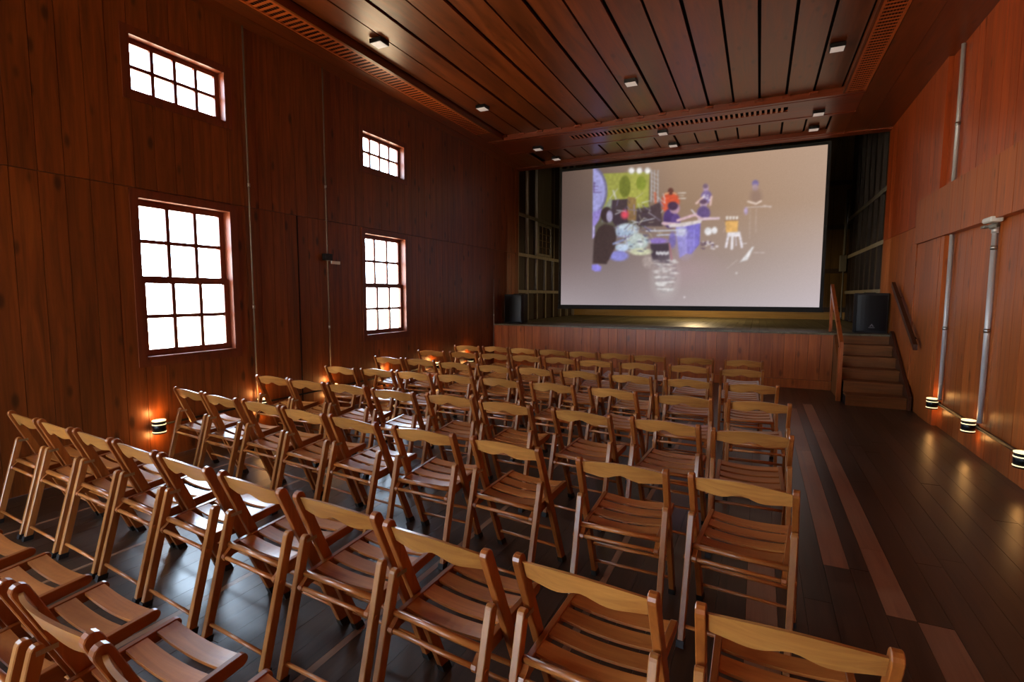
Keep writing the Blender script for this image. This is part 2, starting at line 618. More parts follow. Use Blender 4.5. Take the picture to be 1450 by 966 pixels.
# ---- ceiling: boarded tray with flat borders, lattice grilles and mouldings
ceiling = structure(boxes('ceiling', [(XL - 0.16, XR + 0.25, YB - 0.16, YE, H + 0.14, H + 0.24)], M_JOINT))
TX0, TX1 = -4.60, 1.00
T2 = 9.40
for i, (a, b) in enumerate(columns(TX0, TX1, 0.373)):
    z = H + (0.075 if i % 2 else 0.088)
    y = -1.5
    ends = [-5.0, rnd.uniform(2.0, 4.6), T2]
    for p, q in zip(ends, ends[1:]):
        plank('ceiling_board', a + 0.018, b - 0.018, p + 0.001, q - 0.001, z, z + 0.03, M_CEIL, ceiling)
    plank('ceiling_board', a + 0.018, b - 0.018, 10.47, 11.52, z - 0.01, z + 0.03, M_CEIL, ceiling)
# borders along the walls
for a, b in ((XL, -5.18), (-5.18, -4.955)):
    plank('border_board', a + 0.001, b - 0.003, YB, YE, H, H + 0.03, M_CEIL, ceiling)
for a, b in ((1.30, 1.62), (1.62, XR + 0.09)):
    plank('border_board', a + 0.003, b - 0.001, YB, YE, H, H + 0.03, M_CEIL, ceiling)
plank('border_board', -4.645, -4.615, YB, T2, H - 0.004, H + 0.10, M_CEIL, ceiling)
plank('border_board', 1.005, 1.03, YB, T2, H - 0.004, H + 0.10, M_CEIL, ceiling)


def grille_y(x0, x1, y0, y1):
    plank('grille_backing', x0, x1, y0, y1, H + 0.06, H + 0.065, M_JOINT, ceiling)
    L = [(x0, x0 + 0.03, y0, y1, H, H + 0.012), (x1 - 0.03, x1, y0, y1, H, H + 0.012)]
    y = y0
    while y < y1:
        L.append((x0 + 0.03, x1 - 0.03, y, y + 0.034, H + 0.002, H + 0.006))
        y += 0.080
    o = boxes('lattice_grille', L, M_GRILLE, ceiling)
    o['kind'] = 'stuff'
    n = 7
    R = []
    for i in range(n):
        c = x0 + 0.03 + (x1 - x0 - 0.06) * (i + 0.5) / n
        R.append((c - 0.005, c + 0.005, y0, y1, H + 0.0065, H + 0.010))
    o = boxes('grille_rods', R, M_WALLP, ceiling)
    o['kind'] = 'stuff'


grille_y(-4.95, -4.65, 1.0, 8.9)
grille_y(1.035, 1.295, 3.0, T2)
plank('border_board', -4.95, -4.65, 8.9, 9.4, H, H + 0.03, M_CEIL, ceiling)
# the crosswise border before the stage
plank('moulding', -4.955, 1.30, 9.40, 9.47, H - 0.012, H + 0.10, M_CEILX, ceiling)
plank('moulding', -4.955, 1.30, 9.47, 9.53, H + 0.010, H + 0.05, M_CEILX, ceiling)
plank('border_board', -4.955, 1.30, 9.535, 9.70, H, H + 0.03, M_CEILX, ceiling)
plank('border_board', -4.955, 1.30, 9.945, 10.36, H, H + 0.03, M_CEILX, ceiling)
plank('border_board', -4.955, -3.4, 9.70, 9.945, H, H + 0.03, M_CEILX, ceiling)
plank('border_board', 0.3, 1.30, 9.70, 9.945, H, H + 0.03, M_CEILX, ceiling)
plank('moulding', -4.955, 1.30, 10.36, 10.46, H - 0.008, H + 0.08, M_CEILX, ceiling)
plank('moulding', -4.955, 1.30, 11.53, 11.60, H - 0.008, H + 0.08, M_CEILX, ceiling)
plank('moulding', XL, XR, 11.60, 11.82, H - 0.02, H + 0.10, M_CEILX, ceiling)
plank('border_board', -4.955, TX0, 10.46, 11.53, H, H + 0.03, M_CEIL, ceiling)
plank('border_board', TX1, 1.30, 10.46, 11.53, H, H + 0.03, M_CEIL, ceiling)
plank('grille_backing', -3.4, 0.3, 9.70, 9.945, H + 0.06, H + 0.065, M_JOINT, ceiling)
L = []
x = -3.4
while x < 0.28:
    L.append((x, x + 0.036, 9.70, 9.945, H + 0.002, H + 0.006))
    x += 0.080
o = boxes('lattice_grille', L, M_GRILLE, ceiling)
o['kind'] = 'stuff'

# small cover blocks at the ends of the tray boards
for i, (a, b) in enumerate(columns(TX0, TX1, 0.373)):
    plank('cover_block', a - 0.06, a + 0.06, 9.36, 9.402, H + 0.045, H + 0.075, M_CEILX, ceiling)

# ---- stage: boarded front and floor
stage = structure(boxes('stage', [(XL - 0.1, 1.19, YS + 0.022, YW, -0.02, SZ - 0.03), (1.19, XR + 0.1, YS + 0.03, YW, -0.02, SZ - 0.03)], M_JOINT))
for a, b in columns(XL, 1.19, 0.19):
    t = rnd.uniform(-0.002, 0.0015)
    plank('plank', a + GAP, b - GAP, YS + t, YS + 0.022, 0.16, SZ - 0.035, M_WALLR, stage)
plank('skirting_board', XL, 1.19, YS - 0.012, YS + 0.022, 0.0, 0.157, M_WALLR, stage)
for a, b in columns(XL, XR, 0.155):
    plank('floor_board', a + GAP, b - GAP, YS - 0.02, YW, SZ - 0.03, SZ + rnd.uniform(-0.001, 0.001), M_STAGEF, stage)

# ---- stage house beyond the lining: studs and rails on bare boards
for side, x_in, sg in (('left', XL, -1), ('right', XR, 1)):
    xo = x_in + sg * 0.09
    sh = []
    w = structure(boxes('wall_stage_' + side, wall_boxes_x(min(xo + sg * 0.025, xo + sg * 0.12), max(xo + sg * 0.025, xo + sg * 0.12), YE, YW + 0.1, SZ - 0.2, 6.2, sh), M_JOINT))
    for a, b in columns(YE, YW, 0.24, [15.05, 16.05] if sh else []):
        lo, hi = sorted((xo, xo + sg * 0.024))
        for p, q in cut((SZ, 6.2), [(2.0, 3.5)] if sh and a > 15.04 and b < 16.06 else []):
            plank('plank', lo, hi, a + 0.003, b - 0.003, p, q, M_SHADE, w)
    if sh:
        sash('stage_window_sash', 15.05, 16.05, 2.0, 3.5, xo - 0.05, 3, 3, w)
    lo, hi = sorted((x_in + sg * 0.02, xo - sg * 0.001))
    y = YE + 0.02
    while y < YW - 0.1:
        plank('stud', lo, hi, y, y + 0.07, SZ, 6.2, M_STUD if side == 'left' else M_SHADE, w)  # right studs coloured dark, as shade against the hall light
        y += 0.62
    lo2, hi2 = sorted((x_in + sg * 0.004, x_in + sg * 0.019))
    for z in (1.73, 2.65, 3.63):
        plank('rail', lo2, hi2, YE + 0.02, YW - 0.02, z - 0.04, z + 0.04, M_STUD, w)
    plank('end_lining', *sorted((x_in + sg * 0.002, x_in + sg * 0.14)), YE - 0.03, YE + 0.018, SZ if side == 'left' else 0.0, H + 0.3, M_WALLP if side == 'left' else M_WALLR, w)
    if side == 'left':
        # small closed window and a broad board between the studs
        fr = boxes('stage_window_frame', [(XL - 0.03, XL + 0.012, 13.0, 13.13, 2.70, 3.57), (XL - 0.03, XL + 0.012, 14.0, 14.07, 2.70, 3.57),
                                          (XL - 0.03, XL + 0.012, 13.13, 14.0, 2.70, 2.76), (XL - 0.03, XL + 0.012, 13.13, 14.0, 3.50, 3.57)], M_STUD, w)
        boxes('shutter', [(XL - 0.03, XL - 0.02, 13.131, 13.999, 2.761, 3.499)], M_SHADE, fr)
        for k in range(2):
            boxes('glazing_bar', [(XL - 0.019, XL + 0.002, 13.4 + k * 0.29, 13.425 + k * 0.29, 2.761, 3.499)], M_OLIVE, fr)
        for k in range(3):
            boxes('glazing_bar', [(XL - 0.0185, XL + 0.0, 13.131, 13.999, 2.93 + k * 0.18, 2.955 + k * 0.18)], M_OLIVE, fr)
        plank('broad_board', XL - 0.02, XL + 0.003, 13.02, 14.05, 3.672, 5.4, M_STUD, w)
wall_stage_back = structure(boxes('wall_stage_back', [(XL - 0.3, XR + 0.3, YW + 0.025, YW + 0.12, SZ - 0.2, 6.2)], M_JOINT))
for a, b in columns(XL - 0.13, XR + 0.13, 0.24):
    plank('plank', a + 0.003, b - 0.003, YW, YW + 0.024, SZ, 6.2, M_OLIVE, wall_stage_back)
for z in (1.27, 2.30, 3.45, 4.6):
    plank('rail', XL - 0.13, XR + 0.13, YW - 0.04, YW - 0.001, z - 0.06, z + 0.06, M_SHADE, wall_stage_back)
plank('base_board', XL - 0.13, XR + 0.13, YW - 0.02, YW - 0.001, SZ + 0.002, 1.20, M_BASE, wall_stage_back)
ceiling_stage = structure(boxes('ceiling_stage', [(XL - 0.3, XR + 0.3, YE, YW + 0.12, 6.2, 6.3)], M_SHADE))
for a, b in columns(YE, YW, 1.1):
    plank('roof_beam', XL - 0.13, XR + 0.13, a, a + 0.1, 6.0, 6.199, M_SHADE, ceiling_stage)
trim_1 = structure(boxes('trim_1', [(XL - 0.3, XR + 0.3, YE + 0.02, YE + 0.1, H + 0.02, 6.2)], M_SHADE))

# ---- stairs at the right end of the stage front
SX0, SX1 = 1.235, XR - 0.055
stairs = structure(boxes('stairs', [(SX0, SX1, 9.16 + 0.268 * i + 0.03, YS + 0.02, SZ / 6 * i + 0.0, SZ / 6 * (i + 1) - 0.032) for i in range(5)], M_JOINT))
for i in range(6):
    y = 9.16 + 0.268 * i
    z = SZ / 6 * i
    plank('riser', SX0, SX1, y, y + 0.022, z, z + SZ / 6 - 0.031, M_STAIR, stairs)
    if i < 5:
        plank('tread', SX0, SX1, y - 0.025, y + 0.268, z + SZ / 6 - 0.03, z + SZ / 6, M_STAIR, stairs)
bm = bmesh.new()
add_prism(bm, [(9.10, 0), (10.55, 0), (10.55, 1.06), (10.45, 1.06), (9.10, 0.20)], 'X', XR - 0.053, XR - 0.012)
link('wall_stringer', mesh_of('wall_stringer', bm), M_RAILD, stairs)
bm = bmesh.new()
add_prism(bm, [(9.55, 0), (10.47, 0), (10.47, 0.98), (9.55, 0.36)], 'X', 1.192, 1.233)
link('stringer', mesh_of('stringer', bm), M_STAIR, stairs)

# ================================================================ things of the hall
# ---- balustrade and wall handrail
t = thing('stair_balustrade', 'reddish wooden handrail on two posts along the left side of the stage steps', 'railing', (1.18, 9.5, 0))
def along(y):            # rail height along the flight
    return 0.90 + (y - 9.47) * (1.80 - 0.90) / (10.98 - 9.47)
bm = bmesh.new()
y0, y1 = 9.44, 10.98
add_prism(bm, [(y0 - 9.5, along(y0) - 0.05), (y1 - 9.5, along(y1) - 0.05), (y1 - 9.5, along(y1) + 0.05), (y0 - 9.5, along(y0) + 0.05)], 'X', -0.026, 0.026)
link('rail', mesh_of('rail', bm), M_WALLR, t)
boxes('post', [(-0.03, 0.03, -0.03, 0.04, 0, along(9.47) - 0.06)], M_WALLR, t)
boxes('post', [(-0.022, 0.022, 10.88 - 9.5, 10.96 - 9.5, SZ + 0.002, along(10.88) - 0.055)], M_WALLR, t)

t = thing('wall_handrail', 'dark wooden handrail slanting down the right wall above the steps', 'handrail', (XR - 0.07, 9.9, 0))
bm = bmesh.new()
def rz_(y):
    return 0.94 + (y - 8.84) * (1.83 - 0.94) / (10.40 - 8.84)
add_prism(bm, [(8.84 - 9.9, rz_(8.84) - 0.04), (10.40 - 9.9, rz_(10.40) - 0.04), (10.40 - 9.9, rz_(10.40) + 0.04), (8.84 - 9.9, rz_(8.84) + 0.04)], 'X', -0.025, 0.025)
link('rail', mesh_of('rail', bm), M_RAILD, t)
for y in (9.15, 10.15):
    tubes('bracket', [((0.02, y - 9.9, rz_(y) - 0.03), (0.07, y - 9.9, rz_(y) - 0.08), 0.012)], M_BLACKM, t)


# ---- ceiling lamps
def ceiling_lamp(x, y, z, label):
    t = thing('ceiling_lamp', label, 'lamp', (x, y, z), 0, 'square ceiling lamps')
    boxes('housing', [(-0.085, 0.085, -0.085, 0.085, -0.05, 0.0)], M_BLACKM, t, 0.004)
    boxes('diffuser', [(-0.074, 0.074, -0.074, 0.074, -0.056, -0.0505)], M_LAMP, t)


TRAY = H + 0.075
lamp_rows = [('in the tray row nearest the camera', 5.32, TRAY, [(-4.30, 'square surface ceiling lamp on the glaring boards by the left grille, nearest the camera')]),
             ('', 7.80, TRAY, [(-4.22, 'square ceiling lamp on the reddish boards near the far end of the left grille'),
                               (-1.79, 'square ceiling lamp alone in the middle of the main ceiling boards'),
                               (0.75, 'square ceiling lamp on the main ceiling boards beside the right grille')]),
             ('', 10.13, H, [(-4.20, 'left square lamp on the flat cross border before the stage ceiling'),
                             (-1.72, 'middle square lamp on the flat cross border before the stage ceiling'),
                             (0.76, 'right square lamp on the flat cross border before the stage ceiling')]),
             ('', 11.26, H + 0.065, [(-4.22, 'left square lamp on the short ceiling boards just above the screen'),
                                     (-1.70, 'middle square lamp on the short ceiling boards just above the screen'),
                                     (0.78, 'right square lamp on the short ceiling boards just above the screen')])]
for _, y, z, ls in lamp_rows:
    for x, lab in ls:
        ceiling_lamp(x, y, z, lab)


# ---- low wall sconces with their lamps
def sconce(x, y, z, sg, label, power=1.0):
    t = thing('wall_sconce', label, 'lamp', (x, y, z), 0, 'low wall sconces')
    cx = sg * 0.085
    tubes('backplate', [((0.0, 0, 0), (sg * 0.03, 0, 0), 0.025)], M_BLACKM, t)
    tubes('body', [((cx, 0, -0.066), (cx, 0, 0.066), 0.058)], M_BLACKM, t, 16)
    for zz in (0.058, 0.022, -0.052):
        tubes('light_ring', [((cx, 0, zz), (cx, 0, zz + 0.009), 0.0605)], M_GLOW, t, 16)
    for zz, e_ in ((0.115, 1.9 * power), (-0.105, 1.9 * power)):
        l = bpy.data.lights.new('sconce_bulb', 'POINT')
        l.energy = e_
        l.color = (1.0, 0.46, 0.13)
        l.shadow_soft_size = 0.03
        o = bpy.data.objects.new('sconce_bulb', l)
        COL.objects.link(o)
        o.parent = t
        o.location = (cx, 0, zz)


LS = [(3.10, 'glowing low sconce on the left wall, nearest the camera'),
      (4.30, 'glowing low sconce at the foot of the thick left wall conduit'),
      (5.44, 'glowing low sconce at the foot of the second left wall conduit'),
      (6.70, 'glowing low sconce under the farther pair of left wall windows'),
      (8.00, 'low sconce on the left wall just beyond the farther windows'),
      (9.28, 'low sconce on the left wall nearest the stage')]
for y, lab in LS:
    sconce(XL, y, 0.34, 1, lab)
sconce(XR + RB, 8.10, 0.30, -1, 'glowing sconce at the foot of the right wall conduit nearest the steps', 0.25)
sconce(XR + RB, 6.84, 0.30, -1, 'glowing sconce below the right wall conduit that carries the emergency lamp', 0.25)
sconce(XR + RB, 5.60, 0.30, -1, 'glowing sconce at the right edge, nearest the camera on the right wall', 0.25)


# ---- conduits
def conduit(name, x, y, z0, z1, r, label, clips, grp, mat=None):
    t = thing(name, label, 'pipe', (x, y, z0), 0, grp)
    tubes('pipe', [((0, 0, 0), (0, 0, z1 - z0), r)], mat or M_GALV, t, 12)
    for c in clips:
        tubes('coupling', [((0, 0, c - z0 - 0.02), (0, 0, c - z0 + 0.02), r + 0.005)], M_STEEL, t, 12)
    return t


conduit('conduit_pipe', XL + 0.03, 4.27, 0.40, H, 0.010, 'thin steel conduit on the left wall just right of the nearer windows', (1.5, 2.9), 'left wall conduits', M_DULL)
conduit('conduit_pipe', XL + 0.03, 5.46, 0.40, H, 0.009, 'thin steel conduit on the left wall midway between the window pairs', (1.2, 3.1), 'left wall conduits', M_DULL)
conduit('conduit_pipe', XL + 0.03, 10.43, 0.40, 2.0, 0.010, 'short thin conduit in the corner of the left wall and the stage front', (1.2,), 'left wall conduits', M_DULL)
conduit('conduit_pipe', XR + RB - 0.03, 8.03, 0.36, 2.385, 0.022, 'steel conduit in the right doorway panel nearest the steps', (1.25,), 'right wall conduits')
conduit('conduit_pipe', XR + RB - 0.03, 6.73, 0.36, 2.26, 0.024, 'steel conduit standing under the emergency lamp on the right wall', (1.3, 2.12), 'right wall conduits')
conduit('conduit_pipe', XR + RB - 0.03, 8.12, 3.003, 4.62, 0.022, 'steel conduit on the upper right wall, ending at the proud band', (3.7,), 'right wall conduits')
t = thing('floor_cable_pipe', 'dark pipe running low along the right wall past the sconces', 'pipe', (XR + RB - 0.022, 5.5, 0.30))
tubes('pipe', [((0, -2.4, 0), (0, 2.55, 0), 0.018)], M_BLACKM, t)
t = thing('floor_cable_pipe', 'dark thin pipe running low along the left wall between sconces', 'pipe', (XL + 0.014, 5.5, 0.34))
tubes('pipe', [((0, -2.4, 0), (0, 3.75, 0), 0.011)], M_BLACKM, t)

t = thing('emergency_lamp', 'white topped emergency lamp on a conduit at the right wall', 'lamp', (XR + RB - 0.03, 6.73, 2.26))
tubes('stem', [((0, 0, 0.0), (0, 0, 0.06), 0.03)], M_GALV, t, 12)
tubes('bowl', [((-0.005, 0, 0.05), (-0.02, 0, 0.095), 0.042)], M_GREYBOX, t, 14)
boxes('lamp_head', [(-0.095, 0.01, -0.17, 0.05, 0.097, 0.15)], M_WHITE, t, 0.012)
boxes('side_bracket', [(-0.09, -0.045, 0.0, 0.09, 0.055, 0.08)], M_GREYBOX, t, 0.004)

t = thing('wall_detector', 'small dark junction box with a pinkish tag on the second left conduit', 'device', (XL + 0.03, 5.46, 2.14))
boxes('junction_box', [(-0.02, 0.05, -0.08, 0.05, -0.03, 0.06)], M_BLACKM, t, 0.004)
boxes('tag', [(0.03, 0.045, 0.03, 0.19, -0.075, -0.035)], M_WHITE, t)

t = thing('stage_pipe', 'grey pipe with a switch box on the stage back right corner', 'pipe', (1.98, YW - 0.10, SZ))
tubes('upper_pipe', [((0, 0, 1.68), (0, 0, 3.40), 0.035)], M_GREYBOX, t)
tubes('lower_pipe', [((0, 0, 0.06), (0, 0, 1.30), 0.02)], M_GREYBOX, t)
boxes('switch_box', [(-0.10, 0.05, -0.12, 0.04, 1.28, 1.70)], M_GREYBOX, t, 0.006)
tubes('pipe_end', [((0.02, 0, 0.05), (-0.10, 0, 0.05), 0.028)], M_WHITE, t)


# ---- added lamp, unseen behind the screen, to light the stage house
t = thing('added_lamp', 'added unseen warm bulb hanging on a cord behind the projection screen', 'lamp', (-1.5, 14.3, 2.3))
tubes('cord', [((0, 0, 0.12), (0, 0, 3.9), 0.006)], M_BLACKM, t, 6)
bm = bmesh.new()
bmesh.ops.create_uvsphere(bm, u_segments=12, v_segments=8, radius=0.04)
link('bulb', mesh_of('bulb', bm, True), M_GLOW, t, (0, 0, 0.0))
tubes('socket', [((0, 0, 0.036), (0, 0, 0.12), 0.02)], M_BLACKM, t)
bm = bmesh.new()
bmesh.ops.create_cone(bm, cap_ends=False, segments=20, radius1=0.22, radius2=0.03, depth=0.16)
link('shade', mesh_of('shade', bm, True), M_BLACKM, t, (0, 0, 0.03))
l = bpy.data.lights.new('added_lamp_light', 'POINT')
l.energy = 110
l.color = (1.0, 0.72, 0.38)
l.shadow_soft_size = 0.045
o = bpy.data.objects.new('added_lamp_light', l); COL.objects.link(o); o.parent = t; o.location = (0, 0, -0.09)


# ---- loudspeakers
def loudspeaker(x, y, w, d, h, rz, label, emblem):
    t = thing('loudspeaker', label, 'loudspeaker', (x, y, SZ), rz, 'stage loudspeakers')
    prof = [(-w / 2 + 0.03, -d / 2), (w / 2 - 0.03, -d / 2), (w / 2, -d / 2 + 0.05), (w / 2 - 0.07, d / 2), (-w / 2 + 0.07, d / 2), (-w / 2, -d / 2 + 0.05)]
    bm = bmesh.new()
    add_prism(bm, prof, 'Z', 0.003, h)
    bmesh.ops.bevel(bm, geom=bm.edges[:], offset=0.008, segments=2, affect='EDGES')
    link('cabinet', mesh_of('cabinet', bm), M_BLACK, t)
    n = 8                                      # bowed steel front grille
    pr = []
    for i in range(n + 1):
        u = -1 + 2 * i / n
        pr.append((u * (w / 2 - 0.04), -d / 2 - 0.004 - 0.03 * (1 - u * u)))
    pr += [(w / 2 - 0.04, -d / 2 + 0.004), (-w / 2 + 0.04, -d / 2 + 0.004)]
    bm = bmesh.new()
    add_prism(bm, pr, 'Z', 0.04, h - 0.04)
    link('front_grille', mesh_of('front_grille', bm), M_GRIL, t)
    boxes('handle', [(-0.09, 0.09, -0.015, 0.015, h, h + 0.012)], M_BLACK, t, 0.004)
    if emblem:
        bm = bmesh.new()
        yb = -d / 2 - 0.037
        add_prism(bm, [(-0.035, 0.115), (-0.012, 0.115), (0.0, 0.14), (0.012, 0.115), (0.035, 0.115), (0.0, 0.165)], 'Y', yb - 0.003, yb)
        add_box(bm, -0.045, 0.045, yb - 0.003, yb, 0.092, 0.103)
        link('emblem', mesh_of('emblem', bm), M_EMBLEM, t)


loudspeaker(1.755, 11.02, 0.52, 0.40, 0.69, math.radians(4), 'black loudspeaker with small silver emblem at the top of the steps', True)
loudspeaker(-5.08, 11.05, 0.50, 0.40, 0.66, math.radians(-4), 'black loudspeaker on the left end of the stage below the studs', False)

# ---- projection screen with the projected concert
SCX0, SCX1, SCY, SCZ0, SCZ1 = -4.33, 1.08, 11.95, 1.415, 4.545


def paint():
    NX, NZ = 420, 244
    U, V = np.meshgrid((np.arange(NX) + 0.5) / NX, (np.arange(NZ) + 0.5) / NZ)     # V from the top
    src = np.array([[0, 0], [1, 0], [1, 1], [0, 1]], float)
    dst = np.array([[55, 195], [1415, 50], [1385, 882], [55, 872]], float)
    A, bb = [], []
    for (u, v), (x, y) in zip(src, dst):
        A.append([u, v, 1, 0, 0, 0, -u * x, -v * x]); bb.append(x)
        A.append([0, 0, 0, u, v, 1, -u * y, -v * y]); bb.append(y)
    h = np.append(np.linalg.solve(np.array(A), np.array(bb)), 1).reshape(3, 3)
    w = h[2, 0] * U + h[2, 1] * V + 1
    X = (h[0, 0] * U + h[0, 1] * V + h[0, 2]) / w
    Y = (h[1, 0] * U + h[1, 1] * V + h[1, 2]) / w
    ctl = np.array([[(92, 74, 66), (135, 112, 98), (168, 138, 114), (178, 146, 122), (184, 154, 132)],
                    [(98, 80, 74), (112, 96, 90), (150, 122, 100), (168, 138, 114), (178, 150, 130)],
                    [(122, 104, 102), (130, 114, 112), (152, 132, 126), (166, 146, 136), (184, 165, 158)],
                    [(162, 150, 154), (158, 146, 150), (172, 158, 160), (182, 170, 172), (196, 184, 188)]], float)
    img = np.zeros((NZ, NX, 3))
    gx, gy = np.clip(U * 4, 0, 3.999), np.clip(V * 3, 0, 2.999)
    ix, iy = gx.astype(int), gy.astype(int)
    fx, fy = (gx - ix)[..., None], (gy - iy)[..., None]
    img = (ctl[iy, ix] * (1 - fx) + ctl[iy, ix + 1] * fx) * (1 - fy) + (ctl[iy + 1, ix] * (1 - fx) + ctl[iy + 1, ix + 1] * fx) * fy
    base = img.copy()
    rs = np.random.RandomState(3)

    def put(mask, c, a=1.0):
        nonlocal img
        m = (np.clip(mask, 0, 1) * a)[..., None]
        img = img * (1 - m) + np.array(c, float) * m

    def ell(cx, cy, rx, ry, c, a=1.0, soft=0.12, clip=None):
        d = np.sqrt(((X - cx) / rx) ** 2 + ((Y - cy) / ry) ** 2)
        m = np.clip((1 + soft - d) / (2 * soft), 0, 1)
        if clip is not None:
            m = m * clip
        put(m, c, a)

    def poly(pts, c, a=1.0, soft=3.0, clip=None):
        m = np.ones_like(X) * 1e9
        inside = np.zeros_like(X, bool)
        n = len(pts)
        for i in range(n):
            x0, y0 = pts[i]; x1, y1 = pts[(i + 1) % n]
            dx, dy = x1 - x0, y1 - y0
            t_ = np.clip(((X - x0) * dx + (Y - y0) * dy) / (dx * dx + dy * dy + 1e-9), 0, 1)
            m = np.minimum(m, np.hypot(X - x0 - t_ * dx, Y - y0 - t_ * dy))
            c_ = ((y0 > Y) != (y1 > Y)) & (X < (x1 - x0) * (Y - y0) / (y1 - y0 + 1e-9) + x0)
            inside ^= c_
        s = np.where(inside, m, -m)
        k = np.clip(s / soft + 0.5, 0, 1)
        if clip is not None:
            k = k * clip
        put(k, c, a)

    def line(x0, y0, x1, y1, wd, c, a=1.0):
        dx, dy = x1 - x0, y1 - y0
        t_ = np.clip(((X - x0) * dx + (Y - y0) * dy) / (dx * dx + dy * dy + 1e-9), 0, 1)
        d = np.hypot(X - x0 - t_ * dx, Y - y0 - t_ * dy)
        put(np.clip((wd - d) / 2 + 0.5, 0, 1), c, a)

    right = np.clip((X - 212) / 2, 0, 1)
    # backdrop banner, disc, truss
    poly([(212, 205), (505, 192), (505, 470), (212, 520)], (92, 88, 70), 0.75)
    poly([(262, 203), (502, 192), (500, 385), (262, 420)], (166, 170, 74))
    ell(420, 300, 60, 90, (188, 190, 80), 0.7, 0.5)
    ell(377, 268, 29, 56, (112, 122, 40), 1, 0.1)
    ell(460, 250, 25, 36, (136, 152, 48), 1, 0.12)
    poly([(262, 390), (300, 330), (330, 340), (320, 410), (262, 450)], (150, 160, 170), 0.7, 10)
    ell(176, 292, 112, 140, (116, 112, 150), 1, 0.03, right)
    ell(172, 292, 104, 132, (172, 172, 238), 1, 0.04, right)
    poly([(213, 400), (262, 380), (246, 440), (226, 470), (225, 530), (213, 535)], (158, 140, 226), 1, 4)
    line(219, 470, 218, 530, 2.5, (225, 220, 250), 0.9)
    for yy, x1 in ((252, 226), (268, 240), (284, 238), (298, 256)):
        line(216, yy, x1, yy, 1.6, (96, 66, 120), 0.9)
    line(219, 245, 219, 298, 2.2, (96, 66, 120), 0.9)
    for xx in (513, 528, 546):
        line(xx, 185, xx, 345, 3, (190, 190, 196), 0.9)
    for k in range(7):
        line(513, 195 + k * 22, 546, 212 + k * 22, 1.6, (200, 200, 205), 0.8)
    line(532, 300, 536, 350, 6, (220, 110, 80), 0.8)
    for xx in (410, 450, 492):
        ell(xx, 187, 17, 17, (225, 225, 225), 0.8, 0.3)
        ell(xx, 187, 12, 13, (255, 255, 255), 1, 0.2)
    # dark gear before the banner
    poly([(312, 336), (392, 330), (396, 450), (330, 470), (306, 430)], (58, 42, 56), 0.92, 6)
    poly([(436, 378), (500, 372), (560, 345), (575, 470), (440, 470)], (62, 46, 58), 0.85, 8)
    poly([(392, 320), (436, 325), (436, 440), (392, 440)], (150, 112, 72), 0.85, 6)
    ell(378, 410, 19, 22, (232, 74, 96), 1, 0.4)
    line(318, 290, 332, 330, 5, (214, 214, 200), 0.8)
    line(300, 330, 340, 280, 2, (214, 214, 200), 0.8)
    line(430, 330, 470, 300, 2, (214, 210, 160), 0.8)
    line(500, 400, 560, 440, 2, (200, 196, 220), 0.8)
    # player in red
    ell(612, 342, 46, 44, (230, 84, 52), 1, 0.15)
    ell(590, 370, 20, 26, (232, 92, 60), 1, 0.2)
    ell(612, 292, 15, 18, (96, 50, 44), 1, 0.15)
    line(582, 306, 600, 300, 5, (222, 150, 110)); line(640, 306, 626, 300, 5, (222, 150, 110))
    line(650, 300, 690, 299, 2, (240, 236, 230)); line(652, 328, 690, 327, 2, (240, 236, 230)); line(655, 314, 680, 313, 1.6, (220, 210, 200))
    # player in purple with tables of percussion
    ell(612, 430, 36, 50, (74, 50, 118), 1, 0.12)
    ell(640, 440, 24, 34, (92, 66, 140), 1, 0.15)
    ell(634, 378, 27, 28, (190, 150, 176), 1, 0.12)
    ell(624, 366, 27, 22, (66, 42, 74), 1, 0.15)
    line(575, 455, 650, 460, 8, (226, 190, 204)); line(650, 440, 745, 408, 7, (226, 188, 200))
    line(720, 385, 760, 430, 3, (230, 225, 245))
    # two further players
    ell(792, 272, 15, 19, (190, 160, 190), 1, 0.2); ell(790, 264, 13, 12, (120, 96, 120), 1, 0.2)
    ell(796, 320, 28, 34, (128, 108, 168), 1, 0.15)
    line(745, 352, 780, 320, 6, (222, 186, 180)); line(822, 318, 816, 360, 6, (222, 186, 180))
    for k in range(9):
        ell(780 + rs.rand() * 34, 302 + rs.rand() * 36, 5, 4, (236, 230, 250), 0.9, 0.4)
    ell(782, 356, 19, 22, (196, 166, 190), 1, 0.15); ell(780, 344, 19, 12, (92, 66, 96), 1, 0.2)
    ell(782, 402, 34, 36, (98, 78, 138), 1, 0.15)
    line(760, 432, 860, 428, 7, (228, 200, 214)); line(735, 410, 775, 430, 5, (226, 190, 200))
    # conga drums
    poly([(640, 475), (700, 458), (712, 600), (662, 632)], (148, 142, 226), 1, 5)
    poly([(690, 460), (768, 440), (764, 560), (722, 612), (700, 610)], (122, 112, 214), 1, 5)
    line(702, 470, 706, 600, 3, (92, 80, 180), 0.8); line(735, 460, 736, 590, 3, (150, 144, 235), 0.9)
    ell(672, 500, 26, 22, (232, 236, 252), 0.9, 0.5)
    ell(690, 560, 40, 60, (176, 168, 240), 0.5, 0.6)
    poly([(600, 462), (690, 448), (775, 436), (770, 452), (690, 470), (610, 476)], (236, 226, 226), 0.95, 5)
    line(490, 495, 690, 488, 3, (214, 222, 244)); line(545, 515, 680, 512, 3, (206, 214, 244))
    ell(550, 545, 50, 16, (146, 118, 216), 0.9, 0.3)
    ell(625, 540, 18, 40, (120, 108, 196), 0.9, 0.3)
    ell(808, 495, 19, 20, (250, 250, 255), 1, 0.25); ell(840, 490, 14, 18, (250, 250, 255), 1, 0.25)
    for k in range(26):
        ell(770 + rs.rand() * 85, 545 + rs.rand() * 40, 3 + 6 * rs.rand(), 2 + 4 * rs.rand(), (236, 228, 236) if k % 2 else (96, 74, 96), 0.85, 0.4)
